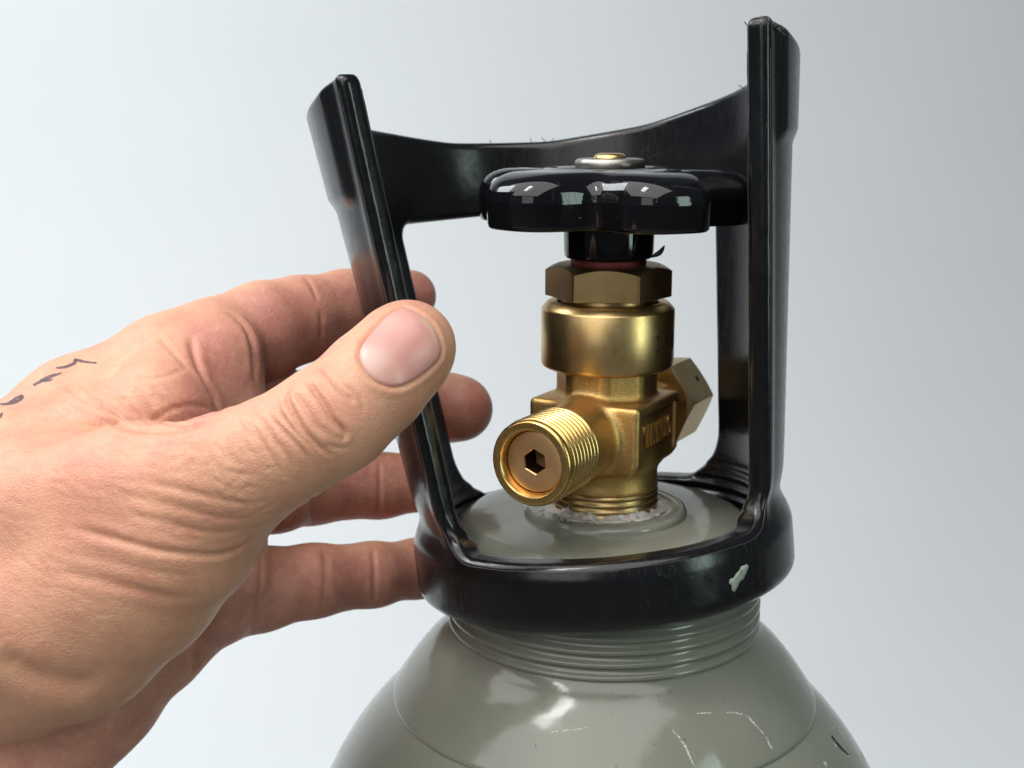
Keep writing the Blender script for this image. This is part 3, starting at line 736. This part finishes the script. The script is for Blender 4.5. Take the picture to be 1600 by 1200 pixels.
# thumb knuckle folds
for pts, dp, w in [
    ([(461, 601), (454, 611), (448, 622), (456, 641), (469, 665), (484, 684), (504, 702), (521, 716)], .75, .75),
    ([(480, 592), (491, 611), (501, 624), (512, 641), (521, 657), (536, 672), (541, 682), (530, 690)], .85, .75),
    ([(458, 610), (472, 629), (484, 646), (491, 661), (508, 680)], .5, .6),
    ([(500, 571), (514, 588), (525, 603), (540, 618), (556, 630)], .45, .6),
    ([(435, 637), (448, 659), (467, 680), (491, 702), (505, 720)], .4, .6),
    ([(420, 648), (442, 672), (469, 697), (485, 722)], .35, .6),
    ([(408, 655), (425, 682), (450, 710), (462, 735)], .28, .6),
    ([(395, 662), (412, 692), (432, 722), (446, 748)], .24, .6),
    ([(540, 600), (556, 612), (566, 628), (568, 645)], .25, .6),
    ([(505, 690), (522, 700), (545, 700)], .3, .6),
    # folds across the thumb base
    ([(404, 832), (376, 857), (341, 868), (297, 866), (245, 860), (175, 840), (109, 822)], .65, .9),
    ([(306, 936), (262, 934), (210, 919), (144, 901), (79, 888)], .45, 1.3),
    ([(290, 903), (219, 888), (153, 873), (80, 862)], .22, 1.2),
    ([(400, 808), (341, 809), (280, 792), (227, 779), (166, 774)], .22, .9),
    ([(380, 828), (320, 832), (260, 815), (190, 800)], .24, .9),
    ([(410, 790), (350, 780), (290, 765), (220, 752)], .28, .8),
    ([(0, 1012), (26, 1041), (70, 1059), (114, 1067), (160, 1070)], 1.3, 3.2),
    # web and palm creases
    ([(120, 652), (180, 664), (230, 674), (290, 671), (340, 655)], 1.0, 1.1),
    ([(298, 520), (301, 548), (316, 585), (333, 615), (345, 648)], 1.1, 1.0),
    ([(352, 488), (378, 502), (392, 526), (398, 556), (399, 600)], 1.2, 1.0),
    ([(228, 668), (262, 640), (300, 632), (338, 640)], .35, .7),
    ([(205, 592), (250, 590), (290, 575)], .3, .7), ([(245, 525), (268, 548), (295, 578)], .35, .7),
    ([(225, 642), (250, 662), (290, 668)], .4, .7), ([(180, 615), (215, 650), (238, 668)], .3, .7),
    ([(205, 608), (232, 640), (255, 660)], .3, .7), ([(232, 598), (262, 628), (300, 655)], .3, .7),
    ([(150, 625), (195, 655), (225, 668)], .25, .7), ([(110, 632), (160, 655), (200, 668)], .22, .7),
    # finger joint creases
    ([(472, 428), (488, 446), (497, 472)], .5, .7), ([(500, 480), (503, 510), (500, 535)], .3, .7),
    ([(503, 852), (508, 880), (508, 920), (502, 960)], .5, .8), ([(511, 853), (515, 900), (512, 960)], .25, .6),
    ([(582, 850), (586, 890), (584, 946)], .5, .7), ([(592, 715), (594, 760), (592, 806)], .45, .7), ([(486, 770), (488, 790), (486, 808)], .4, .7),
    ([(402, 858), (410, 890), (404, 940), (392, 985)], .7, .9), ([(304, 1010), (306, 1030), (302, 1054)], .8, 1.0)]:
    th_ = pts[0][0] > 390 and 560 < pts[0][1] < 700 and pts[0][0] < 545
    crease(pts, dp*(1.0 if th_ else .8), w*(.75 if th_ else 1), .15 if dp in (.5, .3, .25, .45, .4) and pts[0][0] > 465 else .3, .8 if th_ else .5)
# many short fine wrinkles over the thumb base, running along it
for _ in range(230):
    x = rng.uniform(5, 420); tt = x/420; y = rng.uniform(690, 1000-180*tt*tt) if x < 330 else rng.uniform(700, 810)
    a = math.radians(12+10*math.sin(x*.02)-26*(tt > .62)*(tt-.62)/.38+rng.normal(0, 16)); L = rng.uniform(18, 60)
    P = [(x+t*L*math.cos(a), y+t*L*math.sin(a)+3*math.sin(t*3+x)) for t in np.linspace(-.5, .5, 4)]
    crease(P, rng.uniform(.015, .06), rng.uniform(.4, .65), .5, .10)
for _ in range(60):
    x = rng.uniform(330, 470); y = rng.uniform(650, 790)-.35*(x-400)
    a = math.radians(52+rng.normal(0, 10)); L = rng.uniform(14, 36)
    P = [(x+t*L*math.cos(a), y+t*L*math.sin(a)) for t in np.linspace(-.5, .5, 4)]; crease(P, rng.uniform(.03, .11), rng.uniform(.4, .6), .5, .1)
for _ in range(50):
    x = rng.uniform(90, 330); y = rng.uniform(600, 665)-.15*(330-x)*0; a = math.radians(35+rng.normal(0, 12)); L = rng.uniform(16, 40)
    P = [(x+t*L*math.cos(a), y+t*L*math.sin(a)) for t in np.linspace(-.5, .5, 4)]; crease(P, rng.uniform(.03, .09), rng.uniform(.4, .6), .5, .1)
PP = [resample(smooth_path(np.array(c_[0], float)), 3.0) for c_ in CR]; allP = np.vstack(PP)
Wall, okall = trace(hand_sdf, allP[:, 0], allP[:, 1], 225.); i0 = 0
for c_, P in zip(CR, PP):
    W = Wall[i0:i0+len(P)][okall[i0:i0+len(P)]]; i0 += len(P); apply_crease(W, *c_[1:])
# nail bed: groove round the nail, plate seated in it
nail_px = [(631, 479), (655, 490), (679, 510), (692, 547), (683, 566), (657, 588), (630, 603), (609, 605), (584, 595), (567, 575), (559, 553), (569, 533), (592, 505), (610, 488)]
NP = smooth_path(np.array(nail_px+nail_px[:1], float), 2)[:-1]
Wn, ok = trace(hand_sdf, NP[:, 0], NP[:, 1], 225.)
I, dd, t = near(np.vstack([Wn, Wn[:1]]), 5)
q_ = V0-CAM; dep = q_@FWD; pxx = 800+F*(q_@RGT)/dep; pyy = 600-F*(q_@UPV)/dep
ins = np.zeros(len(I), bool); xa, ya = NP[:, 0], NP[:, 1]; xb, yb = np.roll(xa, -1), np.roll(ya, -1)
for k_ in range(len(NP)):
    cr = ((ya[k_] > pyy[I]) != (yb[k_] > pyy[I])) & (pxx[I] < (xb[k_]-xa[k_])*(pyy[I]-ya[k_])/(yb[k_]-ya[k_]+1e-9)+xa[k_]); ins ^= cr
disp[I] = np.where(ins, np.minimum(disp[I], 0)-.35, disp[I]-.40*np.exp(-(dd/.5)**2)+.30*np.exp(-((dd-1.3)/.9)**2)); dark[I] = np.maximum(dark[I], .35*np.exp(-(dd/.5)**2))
# broad unevenness of flesh
def wob(P, s, seed):
    r = np.random.default_rng(seed); o_ = 0
    for _ in range(7):
        kx = r.normal(0, 1, 3); kx = kx/np.linalg.norm(kx)*s*r.uniform(.6, 1.5); o_ = o_+np.sin(P@kx+r.uniform(0, 6.3))
    return o_/7
away = 1-np.exp(-((V0-Wn.mean(0))**2).sum(1)/14.**2)
disp += (.55*wob(V0, .16, 3)+.14*wob(V0, .5, 5))*away
V = V0+N*disp[:, None]
# colour zones: palm side, flushed areas, darker tone along the creases
view = (CAM-V0); view /= np.linalg.norm(view, axis=1)[:, None]
dthumb = np.full(len(V0), 60.)
for (a, b, ra, rb, k) in PR[NPALM:]: dthumb = np.minimum(dthumb, rcone(V0, a, b, ra, rb))
dpal = np.full(len(V0), 60.)
for (a, b, ra, rb, k) in PR[:NPALM]: dpal = np.minimum(dpal, rcone(V0, a, b, ra, rb))
q_ = V0-CAM; dep = q_@FWD; pxx = 800+F*(q_@RGT)/dep; pyy = 600-F*(q_@UPV)/dep
palmz = sstep(-3, 4, dthumb-dpal)*sstep(-.2, .5, (N*[.45, -.85, -.25]).sum(1))*sstep(230, 330, pxx)
palmz = np.maximum(palmz, .85*sstep(-3, 4, dthumb-dpal)*sstep(960, 1040, pyy))
for (x, y, r, am) in ((330, 545, 60, .5), (255, 690, 50, .35), (130, 770, 110, .4), (300, 640, 45, .55), (720, 640, 60, .55), (655, 460, 40, .5), (470, 470, 60, .25), (520, 640, 45, .2), (450, 900, 70, .35), (50, 700, 70, .15), (620, 660, 50, .25)):
    red = np.maximum(red, am*np.exp(-((pxx-x)**2+(pyy-y)**2)/r**2))
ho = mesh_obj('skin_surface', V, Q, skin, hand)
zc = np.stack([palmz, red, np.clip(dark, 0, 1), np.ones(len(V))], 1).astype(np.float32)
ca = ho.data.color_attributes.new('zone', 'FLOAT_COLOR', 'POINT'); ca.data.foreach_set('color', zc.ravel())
# nail plate
c = NP.mean(0); rings = [1.0, .965, .9, .78, .6, .4, .2]; n = len(NP)
P = np.vstack([c+(NP-c)*k for k in rings]+[c[None]])
W, ok = trace(hand_sdf, P[:, 0], P[:, 1], 225.); Nn = sdf_grad(hand_sdf, W)
axis = np.array([.81, -.59]); tpar = ((P-c)@axis); tpar = (tpar-tpar.min())/(tpar.max()-tpar.min())
offs = np.concatenate([np.full(n, v) for v in (-.25, .12, .2, .22, .22, .22, .22)]+[[.22]])
offs = offs+.28*sstep(.6, 1.0, tpar)*(offs > 0)
W = W+Nn*offs[:, None]; m = len(rings)
Fc = [(j*n+i, (j+1)*n+i, (j+1)*n+(i+1) % n, j*n+(i+1) % n) for j in range(m-1) for i in range(n)]+[((m-1)*n+i, m*n, (m-1)*n+(i+1) % n) for i in range(n)]
nv = W[Fc[0][0]]; fn = np.cross(W[Fc[5][1]]-W[Fc[5][0]], W[Fc[5][2]]-W[Fc[5][0]])
if fn@(CAM-nv) < 0: Fc = [f[::-1] for f in Fc]
nl = mesh_obj('thumbnail', W, Fc, nail_mat, ho)
lun = np.exp(-(((P[:, 0]-580)/26)**2+((P[:, 1]-562)/22)**2))*.8; tipz = sstep(.90, .99, tpar)
ca = nl.data.color_attributes.new('zone', 'FLOAT_COLOR', 'POINT'); ca.data.foreach_set('color', np.stack([lun, tipz, tipz*0, tipz*0+1], 1).astype(np.float32).ravel())
# pen strokes on the back edge of the hand
bv = BVHTree.FromPolygons(V.tolist(), Q.tolist())
for pts, w in (([(88, 575), (101, 574), (112, 570), (120, 565), (114, 562), (122, 563), (135, 566), (151, 567)], .40),
               ([(52, 602), (69, 593), (82, 587), (96, 583)], .45), ([(64, 594), (74, 595), (82, 593)], .40),
               ([(0, 632), (15, 631), (28, 627), (36, 621), (35, 618), (25, 622), (14, 629)], .42), ([(0, 653), (2, 648), (4, 645)], .4)):
    ribbon(pts, w, bv, 'ink_stroke', ink_mat, ho)
